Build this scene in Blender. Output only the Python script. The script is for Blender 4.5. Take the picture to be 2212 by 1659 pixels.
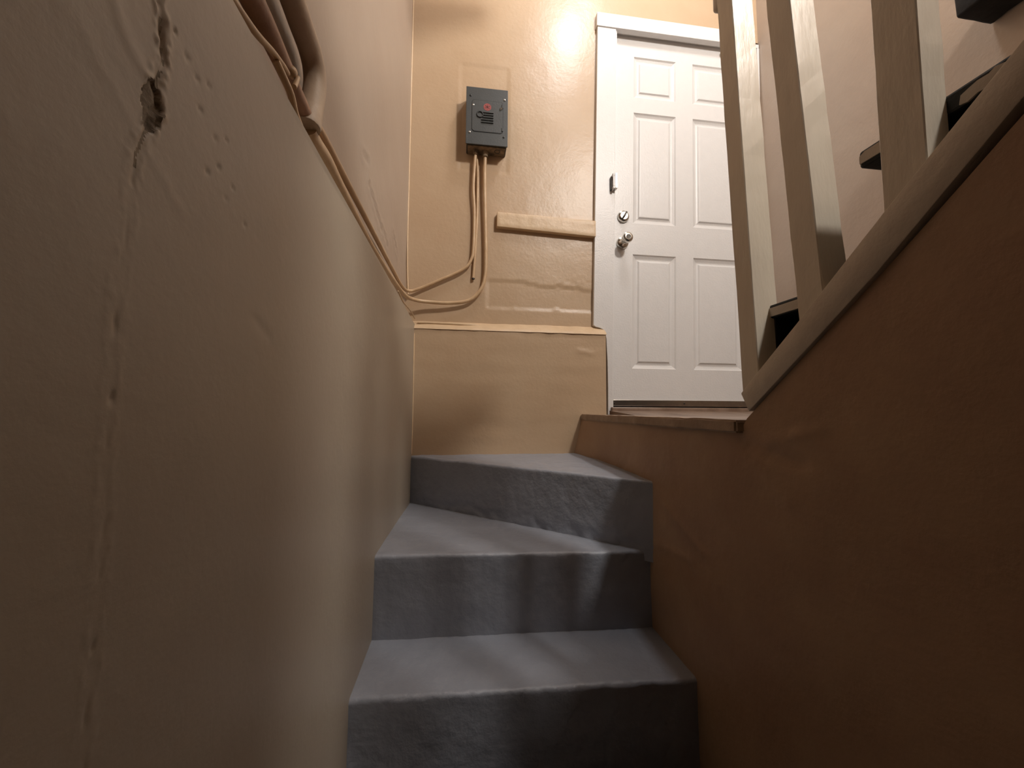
import bpy, bmesh, math, random
from mathutils import Vector, Matrix, noise

# ---------------------------------------------------------------- clear
for o in list(bpy.data.objects):
    bpy.data.objects.remove(o, do_unlink=True)
SC = bpy.context.scene
COL = SC.collection
random.seed(7)

# ---------------------------------------------------------------- camera
# metres; X runs along the back wall, Y away up the cellar steps, Z up.
# The lens sits just above the level of the door landing (z = -0.016).
YAW, PITCH, ROLL = math.radians(7.207), math.radians(3.987), math.radians(0.387)
fw = Vector((math.sin(YAW)*math.cos(PITCH), math.cos(YAW)*math.cos(PITCH), math.sin(PITCH)))
rt0 = Vector((math.cos(YAW), -math.sin(YAW), 0)); up0 = rt0.cross(fw)
rt = rt0*math.cos(ROLL) + up0*math.sin(ROLL)
up = -rt0*math.sin(ROLL) + up0*math.cos(ROLL)
cam = bpy.data.cameras.new('camera'); cam.sensor_width = 36.0
cam.lens = 36.0*831.0/2212.0; cam.clip_start = 0.01; cam.clip_end = 100
camo = bpy.data.objects.new('camera', cam); COL.objects.link(camo)
camo.matrix_world = Matrix(((rt.x, up.x, -fw.x, 0), (rt.y, up.y, -fw.y, 0), (rt.z, up.z, -fw.z, 0), (0, 0, 0, 1)))
SC.camera = camo

# ---------------------------------------------------------------- world, lamps, exposure
w = bpy.data.worlds.new('world'); SC.world = w; w.use_nodes = True
w.node_tree.nodes['Background'].inputs['Color'].default_value = (0.9, 0.85, 0.8, 1)
w.node_tree.nodes['Background'].inputs['Strength'].default_value = 0.0

def lamp(name, loc, power, color, radius):
    l = bpy.data.lights.new(name, 'POINT'); l.energy = power; l.color = color
    l.shadow_soft_size = radius
    o = bpy.data.objects.new(name, l); COL.objects.link(o); o.location = loc
    return o
lamp('landing_ceiling_bulb', (0.74, 1.13, 2.78), 36, (0.97, 0.975, 1.0), 0.11)
lamp('upper_stair_bulb', (1.37, -0.45, 2.52), 150, (1.0, 0.955, 0.90), 0.11)

SC.view_settings.view_transform = 'Standard'
SC.view_settings.look = 'None'
SC.view_settings.exposure = 0.15
SC.view_settings.gamma = 1.0
SC.view_settings.use_curve_mapping = False

# ---------------------------------------------------------------- materials
def lin(c):
    return tuple(((v/255)/12.92 if v/255 <= 0.04045 else ((v/255+0.055)/1.055)**2.4) for v in c) + (1,)

def mat(name, rgb, rough=0.5, metal=0.0, mottle=0.0, mscale=6.0, rgb2=None, bump=0.0, bscale=60.0,
        bump2=0.0, bscale2=8.0, spec=0.5, stretch=None, coat=0.0):
    m = bpy.data.materials.new(name); m.use_nodes = True
    nt = m.node_tree; N = nt.nodes; Lk = nt.links
    b = N['Principled BSDF']
    b.inputs['Roughness'].default_value = rough; b.inputs['Metallic'].default_value = metal
    b.inputs['Specular IOR Level'].default_value = spec
    b.inputs['Coat Weight'].default_value = coat
    b.inputs['Coat Roughness'].default_value = 0.25
    b.inputs['Base Color'].default_value = lin(rgb)
    tc = N.new('ShaderNodeTexCoord'); mp = N.new('ShaderNodeMapping')
    Lk.new(tc.outputs['Object'], mp.inputs['Vector'])
    if stretch: mp.inputs['Scale'].default_value = stretch
    if mottle > 0 or rgb2:
        nz = N.new('ShaderNodeTexNoise'); nz.inputs['Scale'].default_value = mscale
        nz.inputs['Detail'].default_value = 6; nz.inputs['Roughness'].default_value = 0.6
        Lk.new(mp.outputs['Vector'], nz.inputs['Vector'])
        cr = N.new('ShaderNodeValToRGB')
        cr.color_ramp.elements[0].position = 0.32; cr.color_ramp.elements[1].position = 0.70
        c2 = rgb2 if rgb2 else tuple(max(0, v*(1-mottle)) for v in rgb)
        cr.color_ramp.elements[0].color = lin(c2); cr.color_ramp.elements[1].color = lin(rgb)
        Lk.new(nz.outputs['Fac'], cr.inputs['Fac']); Lk.new(cr.outputs['Color'], b.inputs['Base Color'])
    last = None
    for s, sc, d in ((bump2, bscale2, 0.02), (bump, bscale, 0.004)):
        if s <= 0: continue
        nz = N.new('ShaderNodeTexNoise'); nz.inputs['Scale'].default_value = sc
        nz.inputs['Detail'].default_value = 5; nz.inputs['Roughness'].default_value = 0.55
        Lk.new(mp.outputs['Vector'], nz.inputs['Vector'])
        bp = N.new('ShaderNodeBump'); bp.inputs['Strength'].default_value = s; bp.inputs['Distance'].default_value = d
        Lk.new(nz.outputs['Fac'], bp.inputs['Height'])
        if last: Lk.new(last.outputs['Normal'], bp.inputs['Normal'])
        last = bp
    if last: Lk.new(last.outputs['Normal'], b.inputs['Normal'])
    return m

M_WALL = mat('beige_gloss_wall_paint', (192, 167, 138), 0.36, rgb2=(187, 160, 130), mscale=4, bump=0.18, bscale=70, bump2=0.10, bscale2=9)
M_WALLL = mat('greige_lower_wall_paint', (174, 163, 146), 0.42, rgb2=(167, 153, 136), mscale=2.5, bump=0.10, bscale=90, bump2=0.08, bscale2=9)
M_WALLU = mat('beige_upper_wall_paint', (176, 160, 144), 0.40, rgb2=(170, 152, 136), mscale=3, bump=0.18, bscale=60, bump2=0.12, bscale2=7)
M_WALLR = mat('beige_worn_wall_paint', (172, 142, 112), 0.5, rgb2=(158, 124, 98), mscale=5, bump=0.25, bscale=50, bump2=0.2, bscale2=7)
M_SCAR = mat('bare_plaster', (150, 136, 116), 0.7, rgb2=(112, 100, 84), mscale=40, bump=0.6, bscale=90)
M_CEIL = mat('ceiling_paint', (150, 140, 126), 0.6, mottle=0.05, bump=0.2)
M_STEP = mat('grey_floor_paint', (152, 156, 166), 0.42, rgb2=(144, 147, 156), mscale=9, bump=0.45, bscale=45, bump2=0.3, bscale2=14)
M_BAL = mat('taupe_baluster_paint', (224, 214, 196), 0.33, rgb2=(216, 204, 186), mscale=14, bump=0.5, bscale=34, stretch=(1, 1, 0.25))
M_STRG = mat('taupe_stringer_paint', (200, 189, 174), 0.4, rgb2=(190, 177, 162), mscale=10, bump=0.4, bscale=40)
M_TREAD = mat('black_stair_paint', (26, 24, 22), 0.6, rgb2=(14, 13, 12), mscale=12, bump=0.4, bscale=50)
M_WHITE = mat('white_door_paint', (222, 220, 218), 0.36, mottle=0.015, mscale=20, bump=0.25, bscale=120)
M_CHROME = mat('brushed_chrome', (215, 212, 205), 0.18, metal=1.0, mottle=0.03)
M_ALU = mat('aluminium_strip', (190, 184, 176), 0.25, metal=1.0, mottle=0.1, mscale=30)
M_DARKMETAL = mat('dark_keyhole_metal', (70, 66, 62), 0.4, metal=0.8, mottle=0.05)
M_PANEL = mat('charcoal_enamel', (70, 72, 72), 0.42, mottle=0.08, mscale=12, bump=0.15, bscale=150)
M_PANELD = mat('charcoal_enamel_dark', (52, 52, 50), 0.5, mottle=0.1)
M_BLACK = mat('black_enamel', (24, 24, 24), 0.5, mottle=0.1)
M_RED = mat('red_emblem_print', (150, 66, 62), 0.5, mottle=0.06, mscale=60)
M_REDD = mat('dark_red_emblem_print', (104, 44, 42), 0.5, mottle=0.06, mscale=60)
M_DUST = mat('dusty_underside', (150, 128, 100), 0.8, rgb2=(60, 52, 44), mscale=25, bump=0.4)
M_PIPE = mat('beige_painted_pipe', (206, 178, 142), 0.36, rgb2=(190, 158, 122), mscale=20, bump=0.3, bscale=60)
M_PIPEB = mat('brown_painted_pipe', (186, 148, 120), 0.5, rgb2=(150, 112, 88), mscale=18, bump=0.3, bscale=60)
M_PIPEG = mat('taupe_painted_pipe', (200, 180, 156), 0.5, rgb2=(186, 164, 142), mscale=14, bump=0.3, bscale=60)
M_WOOD = mat('worn_landing_wood', (146, 124, 108), 0.30, rgb2=(112, 90, 74), mscale=10, bump=0.5, bscale=40, stretch=(1, 0.2, 1))
M_NOSE = mat('worn_beige_nosing_paint', (168, 144, 122), 0.45, rgb2=(136, 112, 92), mscale=12, bump=0.4, bscale=50)
M_DARKWOOD = mat('black_stained_wood', (15, 13, 12), 0.8, rgb2=(9, 8, 7), mscale=15, bump=0.4)
M_CELLAR = mat('dark_cellar_brick', (70, 60, 52), 0.85, mottle=0.2, bump=0.5)
M_FLOOR = mat('cellar_floor_concrete', (80, 78, 76), 0.7, mottle=0.15, bump=0.4)
M_BATTEN = mat('cream_batten_paint', (214, 188, 154), 0.42, rgb2=(204, 176, 142), mscale=14, bump=0.3, bscale=60)

# ---------------------------------------------------------------- helpers
def link(name, bm, m, parent=None, smooth=False, mats=None):
    me = bpy.data.meshes.new(name); bmesh.ops.recalc_face_normals(bm, faces=bm.faces) if bm.faces else None
    bm.to_mesh(me); bm.free()
    me.materials.append(m)
    for x in (mats or []): me.materials.append(x)
    if smooth:
        for p in me.polygons: p.use_smooth = True
    o = bpy.data.objects.new(name, me); COL.objects.link(o)
    if parent: o.parent = parent
    return o

def tag(o, label, cat, group=None):
    o['label'] = label; o['category'] = cat
    if group: o['group'] = group
    return o

def struct(o):
    o['kind'] = 'structure'; return o

def empty(name, loc=(0, 0, 0)):
    o = bpy.data.objects.new(name, None); COL.objects.link(o); o.location = loc
    o.empty_display_size = 0.05
    return o

def par(child, parent):
    """parent while keeping world coordinates of the mesh"""
    child.parent = parent
    child.matrix_parent_inverse = Matrix.Translation(parent.location).inverted()
    return child

def box_bm(x0, x1, y0, y1, z0, z1, bev=0.0, seg=2):
    bm = bmesh.new()
    vs = [bm.verts.new((x, y, z)) for x in (x0, x1) for y in (y0, y1) for z in (z0, z1)]
    for f in ((0, 1, 3, 2), (4, 6, 7, 5), (0, 4, 5, 1), (2, 3, 7, 6), (0, 2, 6, 4), (1, 5, 7, 3)):
        bm.faces.new([vs[i] for i in f])
    if bev > 0:
        bmesh.ops.bevel(bm, geom=list(bm.edges), offset=bev, segments=seg, affect='EDGES', profile=0.5)
    return bm

def prism_bm(poly, axis, a0, a1, bev=0.0):
    """poly: list of 2-D points in the plane normal to axis; extruded a0..a1"""
    bm = bmesh.new()
    def P(p, a):
        return {0: (a, p[0], p[1]), 1: (p[0], a, p[1]), 2: (p[0], p[1], a)}[axis]
    A = [bm.verts.new(P(p, a0)) for p in poly]; B = [bm.verts.new(P(p, a1)) for p in poly]
    bm.faces.new(A); bm.faces.new(list(reversed(B)))
    n = len(poly)
    for i in range(n):
        bm.faces.new([A[i], A[(i+1) % n], B[(i+1) % n], B[i]])
    bmesh.ops.recalc_face_normals(bm, faces=bm.faces)
    if bev > 0:
        bmesh.ops.bevel(bm, geom=list(bm.edges), offset=bev, segments=2, affect='EDGES', profile=0.5)
    return bm

def nz3(p, s, off=0.0):
    return noise.noise(Vector((p[0]*s+off, p[1]*s+off*1.7, p[2]*s-off)))

def rough(bm, cut=0.02, amp=0.0015, scale=14, off=0.0, amp2=0.0, scale2=4):
    """subdivide long edges and push vertices along normals for a hand-made surface"""
    for _ in range(9):
        es = [e for e in bm.edges if e.calc_length() > cut]
        if not es or len(bm.faces) > 60000: break
        bmesh.ops.subdivide_edges(bm, edges=es, cuts=1, use_grid_fill=True)
    bmesh.ops.triangulate(bm, faces=[f for f in bm.faces if len(f.verts) > 4])
    bm.normal_update()
    mv = [(v, v.normal.copy()*(nz3(v.co, scale, off)*amp + nz3(v.co, scale2, off+5)*amp2)) for v in bm.verts]
    for v, d in mv: v.co += d
    return bm

def tube_bm(pts, r, seg=12, caps=True, smooth_n=6, bm=None):
    """Catmull-Rom tube through pts; r a number or a list per point"""
    P = [Vector(p) for p in pts]
    R = [r]*len(P) if not isinstance(r, (list, tuple)) else list(r)
    Q, RR = [], []
    for i in range(len(P)-1):
        p0 = P[max(i-1, 0)]; p1 = P[i]; p2 = P[i+1]; p3 = P[min(i+2, len(P)-1)]
        for k in range(smooth_n):
            t = k/smooth_n
            Q.append(0.5*((2*p1)+(-p0+p2)*t+(2*p0-5*p1+4*p2-p3)*t*t+(-p0+3*p1-3*p2+p3)*t**3))
            RR.append(R[i]*(1-t)+R[i+1]*t)
    Q.append(P[-1]); RR.append(R[-1])
    bm = bm or bmesh.new(); rings = []
    n = None
    for i, q in enumerate(Q):
        t = (Q[min(i+1, len(Q)-1)]-Q[max(i-1, 0)]).normalized()
        if n is None:
            n = t.cross(Vector((0.31, 0.2, 0.93))).normalized()
        else:
            n = (n - t*n.dot(t)).normalized()
        b = t.cross(n)
        rings.append([bm.verts.new(q + (n*math.cos(a)+b*math.sin(a))*RR[i]) for a in [2*math.pi*k/seg for k in range(seg)]])
    for i in range(len(rings)-1):
        for k in range(seg):
            bm.faces.new([rings[i][k], rings[i][(k+1) % seg], rings[i+1][(k+1) % seg], rings[i+1][k]])
    if caps:
        bm.faces.new(list(reversed(rings[0]))); bm.faces.new(rings[-1])
    return bm

def lathe_bm(prof, origin, axis, seg=28, bm=None):
    """prof: (radius, height along axis)"""
    bm = bm or bmesh.new(); ax = Vector(axis).normalized()
    n = ax.orthogonal().normalized(); b = ax.cross(n); o = Vector(origin); rings = []
    for rad, h in prof:
        rings.append([bm.verts.new(o+ax*h+(n*math.cos(a)+b*math.sin(a))*max(rad, 1e-5)) for a in [2*math.pi*k/seg for k in range(seg)]])
    for i in range(len(rings)-1):
        for k in range(seg):
            bm.faces.new([rings[i][k], rings[i][(k+1) % seg], rings[i+1][(k+1) % seg], rings[i+1][k]])
    bm.faces.new(list(reversed(rings[0]))); bm.faces.new(rings[-1])
    return bm

def add_bm(dst, src):
    me = bpy.data.meshes.new('tmp'); src.to_mesh(me); src.free(); dst.from_mesh(me); bpy.data.meshes.remove(me)
    return dst

def grid_wall(name, axis, a, b0, b1, c0, c1, step, m, disp, thick, sign, parent=None):
    """a plastered wall: relief grid on the visible side, flat back; axis 0 -> plane x=a (b=y, c=z); 1 -> plane y=a (b=x, c=z)"""
    nb = max(2, int((b1-b0)/step)); nc = max(2, int((c1-c0)/step))
    bm = bmesh.new(); F = []
    for i in range(nb+1):
        row = []
        for j in range(nc+1):
            b = b0+(b1-b0)*i/nb; c = c0+(c1-c0)*j/nc
            e = min(1.0, min(b-b0, b1-b, c-c0, c1-c)/0.02 + 0.15)
            d = disp(b, c)*e*sign
            row.append(bm.verts.new((a+d, b, c) if axis == 0 else (b, a+d, c)))
        F.append(row)
    for i in range(nb):
        for j in range(nc):
            bm.faces.new([F[i][j], F[i+1][j], F[i+1][j+1], F[i][j+1]])
    at = a - sign*thick
    def V(b, c): return bm.verts.new((at, b, c) if axis == 0 else (b, at, c))
    B = [V(b0, c0), V(b1, c0), V(b1, c1), V(b0, c1)]
    bm.faces.new(B)
    for edge, (p, q) in (([F[i][0] for i in range(nb+1)], (0, 1)), ([F[nb][j] for j in range(nc+1)], (1, 2)),
                         ([F[i][nc] for i in range(nb, -1, -1)], (2, 3)), ([F[0][j] for j in range(nc, -1, -1)], (3, 0))):
        bm.faces.new(list(edge)+[B[q], B[p]])
    return link(name, bm, m, parent, smooth=False)

def shade_auto(o, ang=40):
    for p in o.data.polygons: p.use_smooth = True
    try:
        o.data.set_sharp_from_angle(angle=math.radians(ang))
    except Exception:
        pass
    return o

def seg_d(p, a, b):
    ax, ay = a; bx, by = b; px, py = p
    t = max(0, min(1, ((px-ax)*(bx-ax)+(py-ay)*(by-ay))/((bx-ax)**2+(by-ay)**2)))
    return math.hypot(px-ax-t*(bx-ax), py-ay-t*(by-ay))

# key planes
XL, XLU, XR, XRU = -0.233, -0.285, 0.574, 1.65
YB, YBU, ZLAND, ZLEDGE, ZC, ZF = 1.829, 1.88, -0.016, 0.405, 3.30, -1.70
YF = -2.9

# ---------------------------------------------------------------- setting: shell
seam = [(0.297, 0.330), (0.306, 0.291), (0.309, 0.266), (0.304, 0.240), (0.310, 0.230), (0.301, 0.206), (0.291, 0.180), (0.290, 0.155),
        (0.290, 0.129), (0.286, 0.088), (0.285, 0.040), (0.287, 0.007), (0.286, -0.024), (0.288, -0.081), (0.289, -0.133), (0.288, -0.170), (0.287, -0.30)]
pits = [(0.332, 0.292, .0035), (0.345, 0.285, .003), (0.352, 0.262, .003), (0.374, 0.251, .003), (0.381, 0.228, .003), (0.366, 0.214, .003), (0.395, 0.205, .0025), (0.36, 0.292, .003),
        (0.287, 0.007, .0030), (0.2885, -0.152, .0022), (0.43, 0.196, .003), (0.300, 0.305, .003), (0.318, 0.300, .0025), (0.3905, 0.262, .002), (0.405, 0.222, .0025)]
flake = [(0.292, 0.222), (0.296, 0.239), (0.302, 0.243), (0.308, 0.238), (0.313, 0.226), (0.309, 0.212), (0.303, 0.204), (0.297, 0.206)]
def inside(p, poly):
    x, y = p; c = False; n = len(poly)
    for i in range(n):
        x1, y1 = poly[i]; x2, y2 = poly[(i+1) % n]
        if (y1 > y) != (y2 > y) and x < (x2-x1)*(y-y1)/(y2-y1)+x1: c = not c
    return c
def seam_dist(y, z):
    return min(seg_d((y + 0.0022*nz3((y, z, 9), 60), z), seam[i], seam[i+1]) for i in range(len(seam)-1))
def disp_left(y, z):
    d = 0.0030*nz3((y, z, 0), 2.2) + 0.0005*nz3((y, z, 3), 8)
    if y < 0.5:
        ds = seam_dist(y, z); n = nz3((y, z, 7), 150); n2 = nz3((y, z, 17), 45)
        k = max(0, min(1, (z-0.17)/0.05))
        d -= (0.0030*k*max(0, 0.6+1.2*n2) + 0.0011*(1-k)*max(0, n2+0.25*n)*2.0)*math.exp(-(ds/(0.0016+0.001*k))**2)
        d += (0.0014*k+0.0005)*math.exp(-((ds-0.0055)/0.003)**2)*max(0, 0.3+n)
        if inside((y+0.002*n, z+0.002*n2), flake): d -= 0.0026+0.0006*n
        for py, pz, r in pits:
            q = math.hypot(y-py, (z-pz)*0.7)/r
            if q < 2: d -= 0.0016*math.exp(-q*q*2)
        for a, b, h in (((0.240, 0.295), (0.300, 0.234), .0006), ((0.225, 0.245), (0.34, 0.160), .0003), ((0.46, 0.10), (0.50, 0.085), -.0008)):
            d += h*math.exp(-(seg_d((y+0.006*n2, z), a, b)/0.006)**2)
    return d
ys = [0.12+0.0045*i for i in range(29)]
while ys[-1] < 0.330: ys.append(ys[-1]+0.0013)
while ys[-1] < 0.4175: ys.append(ys[-1]+0.0030)
while ys[-1] < YB+0.03: ys.append(ys[-1]+min(0.012, 0.0025+0.02*(ys[-1]-0.4175)))
ys.append(YB+0.04); zs_ = [-0.95+0.006*i for i in range(112)]
while zs_[-1] < 0.13: zs_.append(zs_[-1]+0.0032)
while zs_[-1] < ZLEDGE-0.004: zs_.append(zs_[-1]+0.0017)
zs_[-1] = ZLEDGE
bm = bmesh.new(); F = [[bm.verts.new((XL+disp_left(y, z)*min(1, (ZLEDGE-z)/0.01+0.1), y, z)) for z in zs_] for y in ys]
NY, NZ = len(ys)-1, len(zs_)-1
for i in range(NY):
    for j in range(NZ):
        f = bm.faces.new([F[i][j], F[i+1][j], F[i+1][j+1], F[i][j+1]])
        if ys[i] < 0.45:
            yc, zc = (ys[i]+ys[i+1])/2, (zs_[j]+zs_[j+1])/2
            if zc > 0.17 and (inside((yc+0.002*nz3((yc, zc, 7), 150), zc+0.002*nz3((yc, zc, 17), 45)), flake) or (seam_dist(yc, zc) < 0.0013 and nz3((yc, zc, 17), 45) > -0.15)):
                f.material_index = 1
B = [bm.verts.new((XL-0.45, y, z)) for y, z in ((ys[0], zs_[0]), (ys[-1], zs_[0]), (ys[-1], ZLEDGE), (ys[0], ZLEDGE))]
bm.faces.new(B)
for edge, (p, q) in (([F[i][0] for i in range(NY+1)], (0, 1)), ([F[NY][j] for j in range(NZ+1)], (1, 2)),
                     ([F[i][NZ] for i in range(NY, -1, -1)], (2, 3)), ([F[0][j] for j in range(NZ, -1, -1)], (3, 0))):
    bm.faces.new(list(edge)+[B[q], B[p]])
wl = link('wall_left', bm, M_WALLL, mats=[M_SCAR])
shade_auto(wl, 60); struct(wl)
# the same wall continues towards and behind the viewer
struct(link('wall_left_rear', box_bm(XL-0.45, XL, YF, 0.12, ZF, ZLEDGE), M_WALLL))
struct(link('wall_left_base', box_bm(XL-0.45, XL, 0.12, YB+0.04, ZF, -0.95), M_WALLL))

def disp_leftu(y, z):
    d = 0.0025*nz3((y, z, 10), 2.4)+0.0006*nz3((y, z, 12), 9)
    for (a, b) in (((1.13, 0.66), (1.33, 0.61)), ((1.33, 0.625), (1.42, 0.60)), ((1.52, 0.70), (1.63, 0.655)), ((1.05, 0.70), (1.12, 0.72))):
        s = seg_d((y, z), a, b)
        d -= 0.006*math.exp(-(s/0.008)**2)*(0.5+nz3((y, z, 2), 50))
        d += 0.003*math.exp(-((s-0.016)/0.006)**2)
    return d
wlu = grid_wall('wall_left_upper', 0, XLU, 0.25, YBU+0.02, ZLEDGE-0.03, ZC, 0.012, M_WALLU, disp_leftu, 0.3, 1)
shade_auto(wlu, 60); struct(wlu)
struct(link('wall_left_upper_rear', box_bm(XLU-0.3, XLU, YF, 0.25, ZLEDGE-0.02, ZC), M_WALLU))

def disp_back(x, z):
    d = 0.0018*nz3((x, z, 20), 3)+0.0005*nz3((x, z, 22), 11)
    # painted-over patch left by an older, taller box round the panel
    if -0.038 < x < 0.214 and 1.21 < z < 1.78: d -= 0.0022
    # rough filled band low down beside the door
    q = math.hypot((x-0.55)/0.11, (z-0.64)/0.05)
    d += 0.0022*math.exp(-q*q)*nz3((x, z, 4), 55)
    if 0.512+0.012*nz3((x, 0, 9), 14) < z < 0.655 - 0.06*(x-0.1) + 0.012*nz3((x, 0, 3), 9) and x > 0.11: d -= 0.0035
    return d
wb = grid_wall('wall_back', 1, YBU, XLU-0.3, 0.745, ZLEDGE-0.05, ZC, 0.010, M_WALL, disp_back, 0.2, -1)
shade_auto(wb, 60); struct(wb)
struct(link('wall_back_over_door', box_bm(0.745, XRU+0.2, YBU, YBU+0.2, 2.12, ZC), M_WALL))
struct(link('wall_back_beside_door', box_bm(1.603, XRU+0.2, YBU, YBU+0.2, -0.2, 2.10), M_WALL))

def disp_backlow(x, z):
    d = 0.0035*nz3((x, z, 30), 4)+0.0012*nz3((x*0.6, z*2.0, 33), 10)
    d += 0.003*math.exp(-(seg_d((x, z), (0.56, 0.30), (0.63, 0.285))/0.008)**2)
    return d
wbl = grid_wall('wall_back_lower', 1, YB, XL-0.2, 0.702, -0.9, 0.385, 0.010, M_WALL, disp_backlow, 0.055, -1)
shade_auto(wbl, 60); struct(wbl)
# sloping plaster ledge along the top of the thick lower wall
lb = prism_bm([(YB-0.004, 0.383), (YB+0.002, 0.394), (YBU-0.004, 0.430), (YBU+0.01, 0.432), (YBU+0.01, 0.383)], 0, XL-0.04, 0.706)
rough(lb, 0.02, 0.003, 18, 2)
struct(shade_auto(link('trim_1', lb, M_BATTEN), 50))
# old cable stub embedded along that ledge
struct(shade_auto(link('trim_2', tube_bm([(-0.222, YB+0.022, 0.417), (-0.1, YB+0.024, 0.417), (0.02, YB+0.026, 0.414), (0.075, YB+0.03, 0.411)], 0.0055, 8), M_BATTEN), 60))
# beads of old paint in the corners, their highlight put into the pale colour
M_BEAD = mat('highlight_paint_bead', (232, 206, 170), 0.3, rgb2=(214, 186, 150), mscale=12, bump=0.3, bscale=60)
struct(shade_auto(link('trim_6', tube_bm([(XLU+0.012, YBU-0.001, 0.56), (XLU+0.003, YBU-0.002, 0.80), (XLU+0.002, YBU-0.001, 1.3), (XLU+0.001, YBU-0.002, 2.0), (XLU, YBU-0.001, ZC)], 0.0035, 8), M_BEAD), 60))
struct(shade_auto(link('trim_7', tube_bm([(XL+0.001, YB-0.001, -0.20), (XL+0.002, YB, 0.0), (XL+0.001, YB-0.001, 0.2), (XL, YB, 0.36)], 0.0028, 8), M_BEAD), 60))

# right wall below the upper flight: top follows landing, then the slope of the stringer
ST = 0.82                                   # slope of the upper flight
def zs_bot(y):                              # underside line of the stringer board
    return 0.004 + ST*(0.705-y)
def disp_right(y, z):
    d = 0.005*nz3((y, z, 40), 3.0)+0.0013*nz3((y, z, 43), 8)
    for a, b, k in (((1.05, -0.27), (0.86, -0.34), .004), ((1.10, -0.39), (0.93, -0.37), .004), ((0.93, -0.37), (0.86, -0.44), .003), ((0.74, -0.06), (0.60, -0.09), -.005),
                    ((0.66, -0.05), (0.56, -0.03), .004), ((0.70, -0.10), (0.62, -0.16), .003), ((1.08, -0.66), (1.02, -0.70), .004), ((1.35, -0.20), (1.30, -0.17), -.003)):
        d += k*math.exp(-(seg_d((y, z), a, b)/0.010)**2)*(0.7+nz3((y, z, 6), 40))
    # foot of the landing riser bellies out towards the back wall
    d += 0.036*max(0, min(1, (y-1.45)/0.38))**1.5*max(0, min(1, (-0.03-z)/0.17))
    return d
nb = 150; nc = 110
bm = bmesh.new(); F = []; Y0, Y1, Z0 = 0.02, YB+0.03, -1.0
for i in range(nb+1):
    y = Y0+(Y1-Y0)*i/nb; ztop = -0.030 if y > 0.72 else zs_bot(y)-0.005-0.012*max(0, min(1, (0.66-y)/0.3))
    row = []
    for j in range(nc+1):
        z = Z0+(ztop-Z0)*j/nc
        row.append(bm.verts.new((XR-disp_right(y, z), y, z)))
    F.append(row)
for i in range(nb):
    for j in range(nc):
        bm.faces.new([F[i][j], F[i+1][j], F[i+1][j+1], F[i][j+1]])
top = [bm.verts.new((XR+0.10, F[i][nc].co.y, F[i][nc].co.z)) for i in range(nb+1)]
bot = [bm.verts.new((XR+0.10, F[i][0].co.y, Z0)) for i in range(nb+1)]
for i in range(nb):
    bm.faces.new([F[i][nc], F[i+1][nc], top[i+1], top[i]])
    bm.faces.new([top[i], top[i+1], bot[i+1], bot[i]])
    bm.faces.new([F[i+1][0], F[i][0], bot[i], bot[i+1]])
struct(shade_auto(link('wall_right', bm, M_WALLR), 60))
struct(link('wall_right_rear', prism_bm([(YF, ZF), (0.02, ZF), (0.02, zs_bot(0.02)-0.004), (YF, min(ZC, zs_bot(YF)-0.004))], 0, XR, XR+0.10), M_WALLR))
struct(link('wall_right_base', box_bm(XR, XR+0.10, 0.02, YB+0.03, ZF, -1.0), M_WALLR))

def disp_ru(y, z):
    return 0.003*nz3((y, z, 50), 2.2)+0.001*nz3((y, z, 52), 9)
struct(shade_auto(grid_wall('wall_right_upper', 0, XRU, YF, YBU+0.1, -0.3, ZC, 0.035, M_WALLU, disp_ru, 0.2, -1), 60))
struct(link('wall_front', box_bm(XL-0.5, XRU+0.2, YF-0.15, YF, ZF, ZC), M_CELLAR))
struct(link('ceiling', box_bm(XLU-0.3, XRU+0.2, YF-0.15, YBU+0.2, ZC, ZC+0.12), M_CEIL))
struct(link('floor', box_bm(XL-0.5, XRU+0.2, YF-0.15, YBU+0.2, ZF-0.12, ZF), M_FLOOR))

# unseen baffle added to keep the upper bulb off the near left wall
struct(link('wall_light_baffle', box_bm(XR-0.02, XR+0.028, YF, 0.07, 0.6, ZC), M_WALLR))
# out-of-view slab added overhead to shade the foreground from the landing bulb
struct(link('ceiling_light_baffle', box_bm(XLU, 0.55, YF, 1.05, 2.20, 2.27), M_CEIL))

# landing in front of the door
land = link('floor_landing', box_bm(XR+0.04, XRU, 0.70, YBU+0.06, -0.10, ZLAND), M_WOOD); struct(land)
nb_ = prism_bm([(1.826, XR-0.004), (1.5, XR-0.010), (1.1, XR-0.014), (0.735, XR-0.016), (0.725, XR+0.0), (0.715, XR+0.05), (1.826, XR+0.05)], 2, -0.043, ZLAND+0.001)
bmesh.ops.transform(nb_, matrix=Matrix(((0, 1, 0, 0), (1, 0, 0, 0), (0, 0, 1, 0), (0, 0, 0, 1))), verts=nb_.verts)
bmesh.ops.bevel(nb_, geom=list(nb_.edges), offset=0.004, segments=2, affect='EDGES')
rough(nb_, 0.02, 0.0022, 25, 9)
ns = shade_auto(link('nosing_board', nb_, M_NOSE), 45); ns.parent = land

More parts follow.
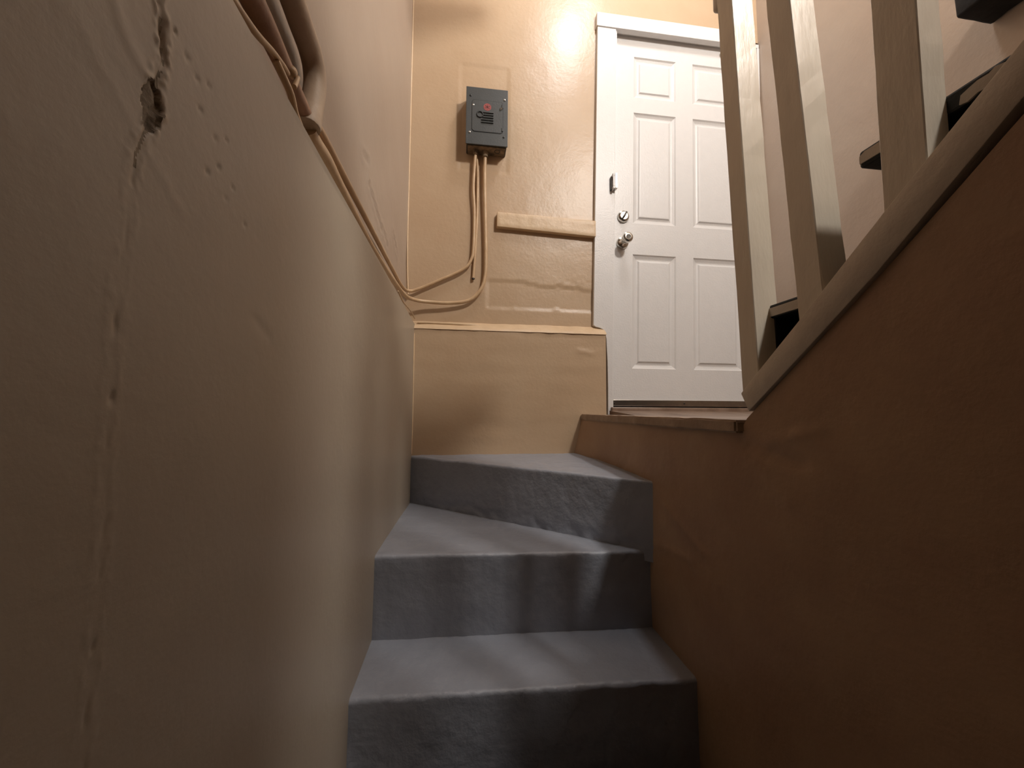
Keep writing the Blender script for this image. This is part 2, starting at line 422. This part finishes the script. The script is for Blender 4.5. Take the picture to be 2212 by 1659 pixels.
# ---------------------------------------------------------------- cellar steps (painted concrete)
stair = empty('cellar_staircase', (0.17, 0.9, ZF))
tag(stair, 'grey painted concrete cellar steps winding up to the door landing', 'stairs')
def step(fl_, fr_, bl_, br_, zb, off, crumble=False):
    """front-left, front-right, back-left, back-right top corners (x, y, z); riser down to zb; rounded worn nosing"""
    nx = 110; W_ = Vector
    fl_, fr_, bl_, br_ = W_(fl_), W_(fr_), W_(bl_), W_(br_)
    bm = bmesh.new(); C = []
    for i in range(nx+1):
        u = i/nx
        f = fl_.lerp(fr_, u); b = bl_.lerp(br_, u)
        d = (b-f); dl = max(d.length, 0.03); d = W_((0, 1, 0)) if d.length < 0.03 else d.normalized()
        r = 0.010+0.004*noise.noise(W_((u*9+off, off, 0)))+0.002*noise.noise(W_((u*40, off, 3)))
        e = 0.003*noise.noise(W_((u*7, off, 9)))+0.0015*noise.noise(W_((u*35, off, 5)))
        f = f+W_((0, e, e*0.5))
        prof = []
        for k in range(22, 0, -1):
            p = f+d*(r+(dl-r)*(k/22)**1.5 if dl > r else r*k/22)
            prof.append((p, W_((0, 0, 1))))
        for k in range(6):
            a = math.radians(90*k/5)
            prof.append((f+d*(r-r*math.sin(a))+W_((0, 0, -r+r*math.cos(a))), W_((0, -math.sin(a), math.cos(a)))))
        for k in range(1, 31):
            z = (f.z-r)+(zb-(f.z-r))*k/30
            prof.append((W_((f.x, f.y, z)), W_((0, -1, 0))))
        col = []
        for p, n in prof:
            h = 0.0022*nz3(p, 9, off)+0.0010*nz3(p, 34, off+3)
            if crumble and n.y < -0.9:
                low = max(0, min(1, (-0.345-p.z)/0.05)) if p.x < 0.05 else max(0, min(1, (-0.375-p.z)/0.03))
                h -= 0.009*low*max(0, 0.2+nz3(p, 26, 3)+0.5*nz3(p, 70, 8))
                h += 0.0012*nz3((p.x, p.y, p.z*2.5), 40, 12)*max(0, p.x)
            col.append(bm.verts.new(p+n*h))
        C.append(col)
    m_ = len(C[0])
    for i in range(nx):
        for k in range(m_-1):
            bm.faces.new([C[i][k], C[i+1][k], C[i+1][k+1], C[i][k+1]])
    bb = [bm.verts.new((C[i][0].co.x, C[i][0].co.y, zb)) for i in (0, nx)]
    bm.faces.new([c[0] for c in C]+[bb[1], bb[0]])
    bm.faces.new([c[-1] for c in C]+[bb[1], bb[0]])
    bm.faces.new(C[0]+[bb[0]]); bm.faces.new(C[-1]+[bb[1]])
    o = shade_auto(link('step', bm, M_STEP), 60); par(o, stair)
    return o
XA, XB = XL-0.004, XR+0.010
step((XA, 1.824, -0.210), (XB, 1.108, -0.210), (XA, 1.86, -0.206), (XB, 1.86, -0.202), -0.45, 3, True)
step((XA, 1.112, -0.395), (XB, 1.140, -0.422), (XA, 1.875, -0.420), (XB, 1.16, -0.420), -0.72, 11)
step((XA, 0.908, -0.624), (XB, 0.916, -0.646), (XA, 1.18, -0.612), (XB, 1.18, -0.646), -1.00, 17)
for k in range(1, 5):
    step((XA, 0.912-0.235*k, -0.636-0.212*k), (XB, 0.918-0.235*k, -0.636-0.212*k), (XA, 1.0-0.235*k, -0.636-0.212*k), (XB, 1.0-0.235*k, -0.636-0.212*k), max(ZF, -1.0-0.212*k), 17+5*k)

# ---------------------------------------------------------------- door, casing
SH = 0.0224
def shear(o):
    for v in o.data.vertices: v.co.x += SH*v.co.z
    return o
YD = 1.90
door = empty('door_1', (1.18, YD, 0.03)); struct(door)
door['label'] = 'white six panel door at the top of the cellar steps'
DX0, DX1, DZ0, DZ1 = 0.752, 1.588, 0.028, 2.078
cols = [(0.865, 1.110), (1.211, 1.496)]; rows = [(0.224, 0.836), (1.008, 1.634), (1.722, 1.960)]
# slab front: cells between panel openings
xs = [DX0, 0.865, 1.110, 1.211, 1.496, DX1]; zs = [DZ0, 0.224, 0.836, 1.008, 1.634, 1.722, 1.960, DZ1]
bm = bmesh.new(); G = [[bm.verts.new((x, YD, z)) for z in zs] for x in xs]
Bk = [[bm.verts.new((x, YD+0.04, z)) for z in zs] for x in xs]
for i in range(5):
    for j in range(7):
        if i in (1, 3) and j in (1, 3, 5): 
            for (a, b) in (((i, j), (i+1, j)), ((i+1, j), (i+1, j+1)), ((i+1, j+1), (i, j+1)), ((i, j+1), (i, j))):
                bm.faces.new([G[a[0]][a[1]], G[b[0]][b[1]], Bk[b[0]][b[1]], Bk[a[0]][a[1]]])
            continue
        bm.faces.new([G[i][j], G[i+1][j], G[i+1][j+1], G[i][j+1]])
        bm.faces.new([Bk[i][j], Bk[i][j+1], Bk[i+1][j+1], Bk[i+1][j]])
per = [(i, 0) for i in range(5)] + [(5, j) for j in range(7)] + [(i, 7) for i in range(5, 0, -1)] + [(0, j) for j in range(7, 0, -1)]
for k in range(len(per)):
    a = per[k]; b = per[(k+1) % len(per)]
    bm.faces.new([G[a[0]][a[1]], G[b[0]][b[1]], Bk[b[0]][b[1]], Bk[a[0]][a[1]]])
par(shear(link('slab', bm, M_WHITE)), door)
def panel_bm(x0, x1, z0, z1):
    """moulded raised panel: sloping sticking, flat groove, raised field"""
    bm = bmesh.new(); L = []
    for ins, y in ((0, YD+0.0005), (0.006, YD+0.006), (0.018, YD+0.011), (0.024, YD+0.012), (0.032, YD+0.010), (0.038, YD+0.004), (0.042, YD+0.0035)):
        L.append([bm.verts.new(p) for p in ((x0+ins, y, z0+ins), (x1-ins, y, z0+ins), (x1-ins, y, z1-ins), (x0+ins, y, z1-ins))])
    for a, b in zip(L, L[1:]):
        for k in range(4): bm.faces.new([a[k], a[(k+1) % 4], b[(k+1) % 4], b[k]])
    bm.faces.new(L[-1])
    return bm
for c in cols:
    for r in rows:
        par(shear(link('panel', panel_bm(c[0], c[1], r[0], r[1]), M_WHITE)), door)
sw = par(shear(link('sweep', box_bm(DX0+0.002, DX1-0.002, YD-0.008, YD, 0.028, 0.060, 0.002), M_ALU)), door)
for x in (0.768, 1.15, 1.54):
    par(shear(link('sweep_screw', lathe_bm([(0.004, 0), (0.004, 0.002), (0.002, 0.003)], (x, YD-0.008, 0.044), (0, -1, 0), 10), M_DARKMETAL)), sw)
# deadbolt and knob
def at(x, z): return x
db = par(shade_auto(link('deadbolt', lathe_bm([(0.032, 0), (0.032, 0.006), (0.029, 0.013), (0.021, 0.017), (0.020, 0.018)], (0.832, YD, 1.037), (0, -1, 0)), M_CHROME), 40), door)
tb = box_bm(-0.0045, 0.0045, -0.018, 0, -0.018, 0.018, 0.003)
bmesh.ops.rotate(tb, cent=(0, 0, 0), matrix=Matrix.Rotation(math.radians(28), 3, 'Y'), verts=tb.verts)
bmesh.ops.translate(tb, vec=(0.832, YD-0.017, 1.037), verts=tb.verts)
par(shade_auto(link('thumb_turn', tb, M_DARKMETAL), 40), db)
kn = par(shade_auto(link('knob', lathe_bm([(0.033, 0), (0.033, 0.004), (0.030, 0.012), (0.018, 0.018), (0.013, 0.024), (0.0125, 0.040), (0.019, 0.046), (0.026, 0.058), (0.0275, 0.068), (0.025, 0.078), (0.020, 0.081), (0.013, 0.0815)],
        (0.826, YD, 0.893), (0, -1, 0)), M_CHROME), 35), door)
par(link('keyhole', lathe_bm([(0.0125, 0), (0.0125, 0.0015), (0.009, 0.001)], (0.826, YD-0.0812, 0.893), (0, -1, 0), 20), M_DARKMETAL), kn)
par(link('latch_plate', box_bm(0.7745, 0.778, YD-0.003, YD, 0.875, 0.907), M_DARKMETAL), door)
# small rounded white hardware near the top hinge side
par(shade_auto(link('door_stop', lathe_bm([(0.012, 0), (0.014, 0.008), (0.014, 0.022), (0.009, 0.032), (0.003, 0.035)], (1.435, YD-0.03, 2.045), (0.1, -1, -0.15), 18), M_WHITE), 50), door)

# casing
YT = 1.858
leg = [(0.640, 2.066), (0.640, 0.436), (0.652, 0.428), (0.672, 0.424), (0.690, 0.416), (0.702, 0.398), (0.708, 0.37), (0.716, 0.25), (0.720, 0.12), (0.722, ZLAND), (0.746, ZLAND), (0.744, 2.066)]
cas = empty('trim_4', (0.69, YT, 0.4)); struct(cas); cas['label'] = 'white painted casing around the six panel door'
par(shear(link('casing_leg', prism_bm(leg, 1, YT, YBU, 0.0015), M_WHITE)), cas)
par(shear(link('casing_head', box_bm(0.634, 1.545, YT-0.006, YBU+0.002, 2.066, 2.144, 0.002), M_WHITE)), cas)
par(shear(link('jamb', box_bm(0.735, 0.7515, YT+0.008, YD+0.04, ZLAND, 2.078), M_WHITE)), cas)
par(shear(link('head_jamb', box_bm(0.735, 1.60, YT+0.012, YD+0.04, 2.079, 2.10), M_WHITE)), cas)
par(shear(link('jamb', box_bm(1.5885, 1.602, YT+0.012, YD+0.04, ZLAND, 2.078), M_WHITE)), cas)
th = link('door_sill', box_bm(0.735, 1.63, 1.838, 1.935, ZLAND, 0.022, 0.005, 3), M_WOOD); shade_auto(th, 40)
struct(th); th.name = 'trim_5'
rp = link('threshold_ramp', prism_bm([(1.55, ZLAND), (1.84, ZLAND), (1.84, 0.004), (1.80, 0.001)], 0, 0.722, 1.63), M_WOOD); rp.parent = land
wb2 = empty('swing_bar_latch', (0.765, 1.86, 1.16))
tag(wb2, 'small white metal door latch on the casing above the deadbolt', 'latch')
X0 = 0.757
par(link('strike_plate', box_bm(X0-0.012, X0-0.006, YT-0.014, YT, 1.150, 1.222, 0.001), M_DARKMETAL), wb2)
fr = bmesh.new()
for b in ((X0-0.006, X0+0.004, 1.150, 1.162), (X0-0.006, X0+0.004, 1.218, 1.232)):
    add_bm(fr, box_bm(b[0], b[1], YT-0.030, YT, b[2], b[3], 0.001))
add_bm(fr, box_bm(X0-0.006, X0+0.004, YT-0.030, YT-0.022, 1.162, 1.218, 0.001))
par(link('bracket', fr, M_WHITE), wb2)
par(link('hinge_plate', box_bm(X0+0.006, X0+0.020, YT-0.026, YT-0.0005, 1.154, 1.236, 0.002), M_ALU), wb2)

# ---------------------------------------------------------------- upper wooden flight
fl = empty('wooden_staircase', (1.1, 0.72, ZLAND))
tag(fl, 'wooden stair flight with black treads rising right of the white door', 'stairs')
# stringer board, painted
yt = lambda y: 0.040 + ST*(0.728-y)
sp = [(0.728, 0.040), (0.708, 0.002), (0.66, 0.040)]
YE = -2.2
poly = [(0.728, 0.039), (0.7075, 0.002), (0.563, 0.112), (0.456, 0.195), (0.309, 0.324), (YE, 0.324+ST*(0.309-YE)), (YE, 0.385+ST*(0.305-YE)+0.01), (0.305, 0.385), (0.444, 0.274), (0.59, 0.152), (0.70, 0.063)]
sb = prism_bm(poly, 0, XR-0.006, XR+0.020, 0.002)
par(shade_auto(link('stringer', sb, M_STRG), 40), fl)
par(link('carriage', prism_bm([(0.70, -0.01), (YE, 0.25+ST*(0.309-YE)), (YE, 0.30+ST*(0.309-YE)), (0.70, 0.03)], 0, XR+0.021, XR+0.06), M_TREAD), fl)
TR = []
for k in range(12):
    ztop = 0.214+0.191*k; yn = 0.728-0.230*k + (0.0 if k != 1 else 0.003)
    t = link('tread', box_bm(0.605, XRU-0.005, yn-0.26, yn, ztop-0.027, ztop, 0.004), M_TREAD)
    par(t, fl); TR.append(t)
    zb = (ZLAND if k == 0 else ztop-0.191)
    par(link('riser', box_bm(0.612, XRU-0.005, yn-0.048, yn-0.030, zb, ztop-0.027), M_TREAD), fl)
# beige paint smeared on the ends of the lowest treads
def smear(pts, x, parent):
    o = link('paint_smear', prism_bm(pts, 0, x-0.0015, x+0.001), M_STRG); par(o, parent)
    o.matrix_parent_inverse = Matrix.Translation(fl.location).inverted() if False else Matrix.Identity(4)
    return o
for t, pts in ((TR[0], [(0.724, 0.190), (0.50, 0.190), (0.50, 0.207), (0.724, 0.207)]),
               (TR[1], [(0.4985, 0.384), (0.4985, 0.396), (0.490, 0.400), (0.44, 0.3995), (0.44, 0.383)]),
               (TR[1], [(0.378, 0.381), (0.376, 0.392), (0.368, 0.395), (0.360, 0.3975), (0.350, 0.397), (0.344, 0.4005), (0.336, 0.398), (0.330, 0.390), (0.336, 0.384), (0.348, 0.381), (0.360, 0.383), (0.370, 0.379)])):
    smear(pts, 0.6045, t)

# balusters and the end of the handrail
bals = empty('stair_balustrade', (XR+0.025, 0.7, 0.06))
tag(bals, 'taupe painted wooden balustrade standing on the sloping stair stringer', 'balustrade')
def baluster(yf, yn, x1, lean, zref, ztop, kind=0):
    """yf/yn far and near faces at height zref; foot cut to the stringer slope"""
    def Y(y, z): return y+lean*(z-zref)
    zf = lambda y: 0.150+ST*(0.59-y)+0.0
    bm = bmesh.new(); R = []
    N_ = 26
    for i in range(N_+1):
        ring = []
        for (x, y) in ((XR-0.004, yn), (x1, yn), (x1, yf), (XR-0.004, yf)):
            z0 = zf(y)-0.012 if kind != 1 else zf(y)+ (0.006 if y == yf else -0.012)
            z = z0+(ztop-z0)*i/N_
            ring.append(bm.verts.new((x, Y(y, z), z)))
        R.append(ring)
    for a, b in zip(R, R[1:]):
        for k in range(4): bm.faces.new([a[k], a[(k+1) % 4], b[(k+1) % 4], b[k]])
    bm.faces.new(list(reversed(R[0]))); bm.faces.new(R[-1])
    bmesh.ops.recalc_face_normals(bm, faces=bm.faces)
    es = [e for e in bm.edges if abs(e.verts[0].co.z-e.verts[1].co.z) > 0.005 and len(e.link_faces) == 2 and e.link_faces[0].normal.dot(e.link_faces[1].normal) < 0.5]
    bmesh.ops.bevel(bm, geom=es, offset=0.0015, segments=1, affect='EDGES')
    bm.normal_update()
    for v in bm.verts: v.co += v.normal*0.0012*nz3(v.co, 18, yf*10)
    o = link('baluster', bm, M_BAL); par(o, bals)
    return o
baluster(0.735, 0.689, 0.622, 0.045, 0.286, 1.19, 1)
baluster(0.598, 0.549, 0.620, 0.065, 0.365, 1.30)
baluster(0.444, 0.391, 0.607, 0.0, 0.4, 1.42)
for k in range(1, 2):
    y = 0.444-0.165*k
    baluster(y, y-0.05, 0.612, 0.02, 0.4+0.13*k, 1.42+0.135*k)
hr = prism_bm([(0.862, 1.035), (0.846, 1.030), (0.80, 1.06), (YE, 1.06+ST*(0.80-YE)), (YE, 1.15+ST*(0.80-YE)), (0.862, 1.115)], 0, 0.628, 0.668, 0.008)
par(shade_auto(link('handrail', hr, M_STRG), 50), bals)

# dark beam end on the right-hand wall of the upper flight
bmm = box_bm(1.510, XRU-0.002, -0.1, 0.940, 1.232, 1.33, 0.008)
rough(bmm, 0.05, 0.006, 16, 3)
tag(shade_auto(link('wall_beam', bmm, M_DARKWOOD), 50), 'black wooden beam end jutting along the wall in the top right corner', 'beam')

# ---------------------------------------------------------------- electrical panel
PX0, PX1, PZ0, PZ1, PY = -0.008, 0.198, 1.297, 1.592, 1.800
ep = empty('electrical_panel', ((PX0+PX1)/2, YBU, PZ0))
tag(ep, 'charcoal metal electrical panel with red emblem on the back wall', 'electrical panel')
par(link('box', box_bm(PX0+0.004, PX1-0.004, PY+0.004, YBU+0.002, PZ0+0.003, PZ1-0.003, 0.002), M_PANELD), ep)
par(link('cover', box_bm(PX0, PX1, PY, PY+0.006, PZ0, PZ1, 0.002), M_PANEL), ep)
par(link('underside', box_bm(PX0+0.010, PX1-0.010, PY+0.012, YBU-0.004, PZ0-0.0005, PZ0+0.003), M_DUST), ep)
def rrect(x0, x1, z0, z1, r, n=6):
    pts = []
    for cx, cz, a0 in ((x1-r, z1-r, 0), (x0+r, z1-r, 90), (x0+r, z0+r, 180), (x1-r, z0+r, 270)):
        for k in range(n+1):
            a = math.radians(a0+90*k/n); pts.append((cx+r*math.cos(a), cz+r*math.sin(a)))
    return pts
EX0, EX1, EZ0, EZ1 = 0.022, 0.172, 1.363, 1.523
gp = prism_bm(rrect(EX0-0.003, EX1+0.003, EZ0-0.003, EZ1+0.003, 0.016), 1, PY-0.0006, PY+0.001)
par(link('door_gap', gp, M_BLACK), ep)
ed = par(link('panel_door', prism_bm(rrect(EX0, EX1, EZ0, EZ1, 0.014), 1, PY-0.0025, PY+0.001), M_PANEL), ep)
# emblem
ex, ez = 0.096, 1.491
em = par(link('emblem', lathe_bm([(0.019, 0), (0.019, 0.0006)], (ex, PY-0.0025, ez), (0, -1, 0), 32), M_RED), ep)
st = bmesh.new()
for a in (35, 95, 155):
    b = box_bm(-0.013, 0.013, -0.0003, 0.0003, -0.0016, 0.0016)
    bmesh.ops.rotate(b, cent=(0, 0, 0), matrix=Matrix.Rotation(math.radians(a), 3, 'Y'), verts=b.verts)
    bmesh.ops.translate(b, vec=(ex, PY-0.0034, ez), verts=b.verts); add_bm(st, b)
par(link('emblem_mark', st, M_REDD), em)
# pull ring and pressed louvres
def torus(c, R, r, seg=28, s2=8):
    bm = bmesh.new(); rs = []
    for i in range(seg):
        a = 2*math.pi*i/seg; rs.append([bm.verts.new((c[0]+(R+r*math.cos(b))*math.cos(a), c[1]+r*math.sin(b), c[2]+(R+r*math.cos(b))*math.sin(a))) for b in [2*math.pi*k/s2 for k in range(s2)]])
    for i in range(seg):
        for k in range(s2): bm.faces.new([rs[i][k], rs[(i+1) % seg][k], rs[(i+1) % seg][(k+1) % s2], rs[i][(k+1) % s2]])
    return bm
par(shade_auto(link('pull_ring', torus((0.060, PY-0.004, 1.449), 0.0145, 0.0032), M_BLACK), 60), ep)
for k in range(5):
    x0 = 0.074 if k < 3 else 0.066
    z = 1.4625-0.0128*k
    lv = prism_bm([(PY-0.0028, z-0.0035), (PY-0.0075, z-0.003), (PY-0.0025, z+0.004)], 0, x0, 0.126)
    par(link('louvre', lv, M_PANEL), ep)
par(link('door_hinge', box_bm(0.166, 0.174, PY-0.005, PY, 1.372, 1.390, 0.001), M_PANELD), ep)
par(link('door_hinge', box_bm(0.166, 0.174, PY-0.005, PY, 1.492, 1.512, 0.001), M_PANELD), ep)
par(link('latch', prism_bm([(0.158, 1.478), (0.172, 1.488), (0.166, 1.494), (0.157, 1.490)], 1, PY-0.006, PY-0.002), M_CHROME), ep)
for x, z, m in ((0.181, 1.539, M_CHROME), (0.011, 1.356, M_CHROME), (0.013, 1.545, M_BLACK), (0.178, 1.345, M_PANELD), (0.027, 1.497, M_CHROME)):
    par(shade_auto(link('screw', lathe_bm([(0.0052, 0), (0.0050, 0.002), (0.003, 0.0035)], (x, PY, z), (0, -1, 0), 14), m), 40), ep)
par(link('knockout', torus((0.150, 0, 0), 0.013, 0.002), M_PANELD), ep)
ko = [o for o in ep.children if o.name.startswith('knockout')][0]
for v in ko.data.vertices:
    x, y, z = v.co; v.co = (x, 1.840+z, PZ0-0.001+y*0.5)

# ---------------------------------------------------------------- conduits
def collar(p, ax, r, h, m, parent, name='connector'):
    o = shade_auto(link(name, lathe_bm([(r*0.82, 0), (r, 0.001), (r, h*0.45), (r*0.88, h*0.5), (r*0.9, h), (r*0.7, h+0.001)], p, ax, 16), m), 40)
    return par(o, parent)
c1 = empty('main_conduit', (0.09, 1.855, 1.29))
tag(c1, 'thicker beige conduit from the right panel connector down and along the left ledge', 'conduit')
P1 = [(0.091, 1.850, 1.292), (0.090, 1.855, 1.126), (0.100, 1.858, 0.793), (0.096, 1.858, 0.652), (0.069, 1.857, 0.581), (0.014, 1.855, 0.533), (-0.086, 1.848, 0.516), (-0.185, 1.835, 0.515),
      (-0.232, 1.80, 0.512), (-0.252, 1.65, 0.486), (-0.260, 1.412, 0.470), (-0.261, 1.062, 0.453), (-0.261, 0.817, 0.459), (-0.261, 0.720, 0.463), (-0.262, 0.665, 0.459), (-0.262, 0.645, 0.463)]
par(shade_auto(link('pipe', tube_bm(P1, [0.0085]*9+[0.0095]*3+[0.0115, 0.013, 0.0135, 0.0135], 14), M_PIPE), 60), c1)
collar((0.091, 1.850, 1.298), (0, 0, -1), 0.0155, 0.030, M_DUST, c1)
c2 = empty('bent_conduit', (-0.262, 0.64, 0.474))
tag(c2, 'thick taupe conduit bending up the left wall above the pipe coupling', 'conduit')
P2 = [(-0.262, 0.641, 0.464), (-0.262, 0.642, 0.469), (-0.262, 0.648, 0.490), (-0.262, 0.654, 0.508), (-0.262, 0.664, 0.553), (-0.262, 0.657, 0.582), (-0.262, 0.635, 0.597), (-0.262, 0.602, 0.603), (-0.262, 0.568, 0.610), (-0.262, 0.45, 0.632), (-0.262, 0.2, 0.68)]
par(shade_auto(link('pipe', tube_bm(P2, [0.0200, 0.0208, 0.0195, 0.0182, 0.0180, 0.0180, 0.0180, 0.0180, 0.0180, 0.0180, 0.0180], 18), M_PIPEG), 60), c2)
c3 = empty('brown_conduit', (-0.262, 0.6, 0.48))
tag(c3, 'dark brown conduit lying on the left ledge up to the coupling', 'conduit')
par(shade_auto(link('pipe', tube_bm([(-0.262, 0.636, 0.477), (-0.262, 0.590, 0.483), (-0.262, 0.543, 0.490), (-0.262, 0.471, 0.496), (-0.262, 0.30, 0.500)], [0.0115, 0.0115, 0.0125, 0.0145, 0.0145], 16), M_PIPEB), 60), c3)
par(shade_auto(link('clamp_knob', lathe_bm([(0.003, 0), (0.0075, 0.003), (0.0085, 0.008), (0.0075, 0.013), (0.003, 0.0155)], (-0.256, 0.556, 0.478), (0.25, 0.3, 0.9), 16), M_PIPE), 60), c3)
par(shade_auto(link('clamp_band', tube_bm([(-0.2475, 0.566, 0.484), (-0.246, 0.560, 0.474), (-0.244, 0.552, 0.462), (-0.2425, 0.545, 0.452)], 0.0035, 8), M_PIPE), 60), c3)
c4 = empty('thin_conduit', (0.04, 1.86, 1.29))
tag(c4, 'thin beige conduit curving from the left panel connector onto the ledge', 'conduit')
P4 = [(0.043, 1.850, 1.292), (0.034, 1.858, 1.123), (0.041, 1.861, 0.98), (0.039, 1.862, 0.814), (0.029, 1.861, 0.743), (-0.011, 1.861, 0.690), (-0.122, 1.861, 0.631), (-0.220, 1.858, 0.583), (-0.262, 1.835, 0.563), (-0.270, 1.68, 0.533),
      (-0.272, 1.452, 0.528), (-0.272, 1.126, 0.523), (-0.272, 0.883, 0.520), (-0.273, 0.727, 0.520), (-0.275, 0.66, 0.51)]
par(shade_auto(link('pipe', tube_bm(P4, 0.0075, 12), M_PIPE), 60), c4)
collar((0.042, 1.850, 1.298), (0, 0, -1), 0.014, 0.022, M_DUST, c4)
c5 = empty('capped_pipe', (0.05, 1.868, 1.18))
tag(c5, 'short straight beige pipe hanging between the two conduits, open at the foot', 'pipe')
par(shade_auto(link('pipe', tube_bm([(0.047, 1.868, 1.285), (0.055, 1.868, 1.177), (0.054, 1.868, 0.937), (0.044, 1.868, 0.723), (0.040, 1.868, 0.652)], 0.0068, 12), M_PIPE), 60), c5)
par(link('dark_mouth', lathe_bm([(0.0075, 0), (0.0075, 0.006), (0.006, 0.0065)], (0.040, 1.868, 0.652), (0, 0, -1), 14), M_DARKMETAL), c5)
c6 = tag(shade_auto(link('loose_wire', tube_bm([(-0.246, 0.36, 0.418), (-0.246, 0.434, 0.432), (-0.246, 0.460, 0.439), (-0.246, 0.489, 0.450), (-0.247, 0.519, 0.459), (-0.248, 0.535, 0.462)], 0.0042, 8), M_PIPE), 60),
         'thin painted wire crossing the brown conduit on the left ledge', 'wire')
c7 = tag(shade_auto(link('loose_wire', tube_bm([(-0.246, 0.500, 0.447), (-0.244, 0.516, 0.441), (-0.243, 0.538, 0.434), (-0.243, 0.552, 0.420), (-0.243, 0.57, 0.413)], 0.0048, 8), M_PIPE), 60),
         'short painted wire end tucked below the clamp knob on the left ledge', 'wire')
c8 = tag(shade_auto(link('loose_wire', tube_bm([(-0.245, 1.44, 0.440), (-0.240, 1.52, 0.424), (-0.238, 1.62, 0.430), (-0.236, 1.72, 0.436), (-0.230, 1.81, 0.426)], 0.003, 8), M_PIPE), 60),
         'fine painted wire dropping into the corner where both ledges meet', 'wire')

# wooden batten on the back wall beside the door
bt = prism_bm([(0.154, 0.992), (0.154, 0.917), (0.664, 0.897), (0.664, 0.980)], 1, 1.852, YBU+0.003, 0.002)
rough(bt, 0.02, 0.0018, 22, 6)
tag(shade_auto(link('wall_batten', bt, M_BATTEN), 40), 'cream painted wooden batten fixed to the back wall left of the door', 'batten')
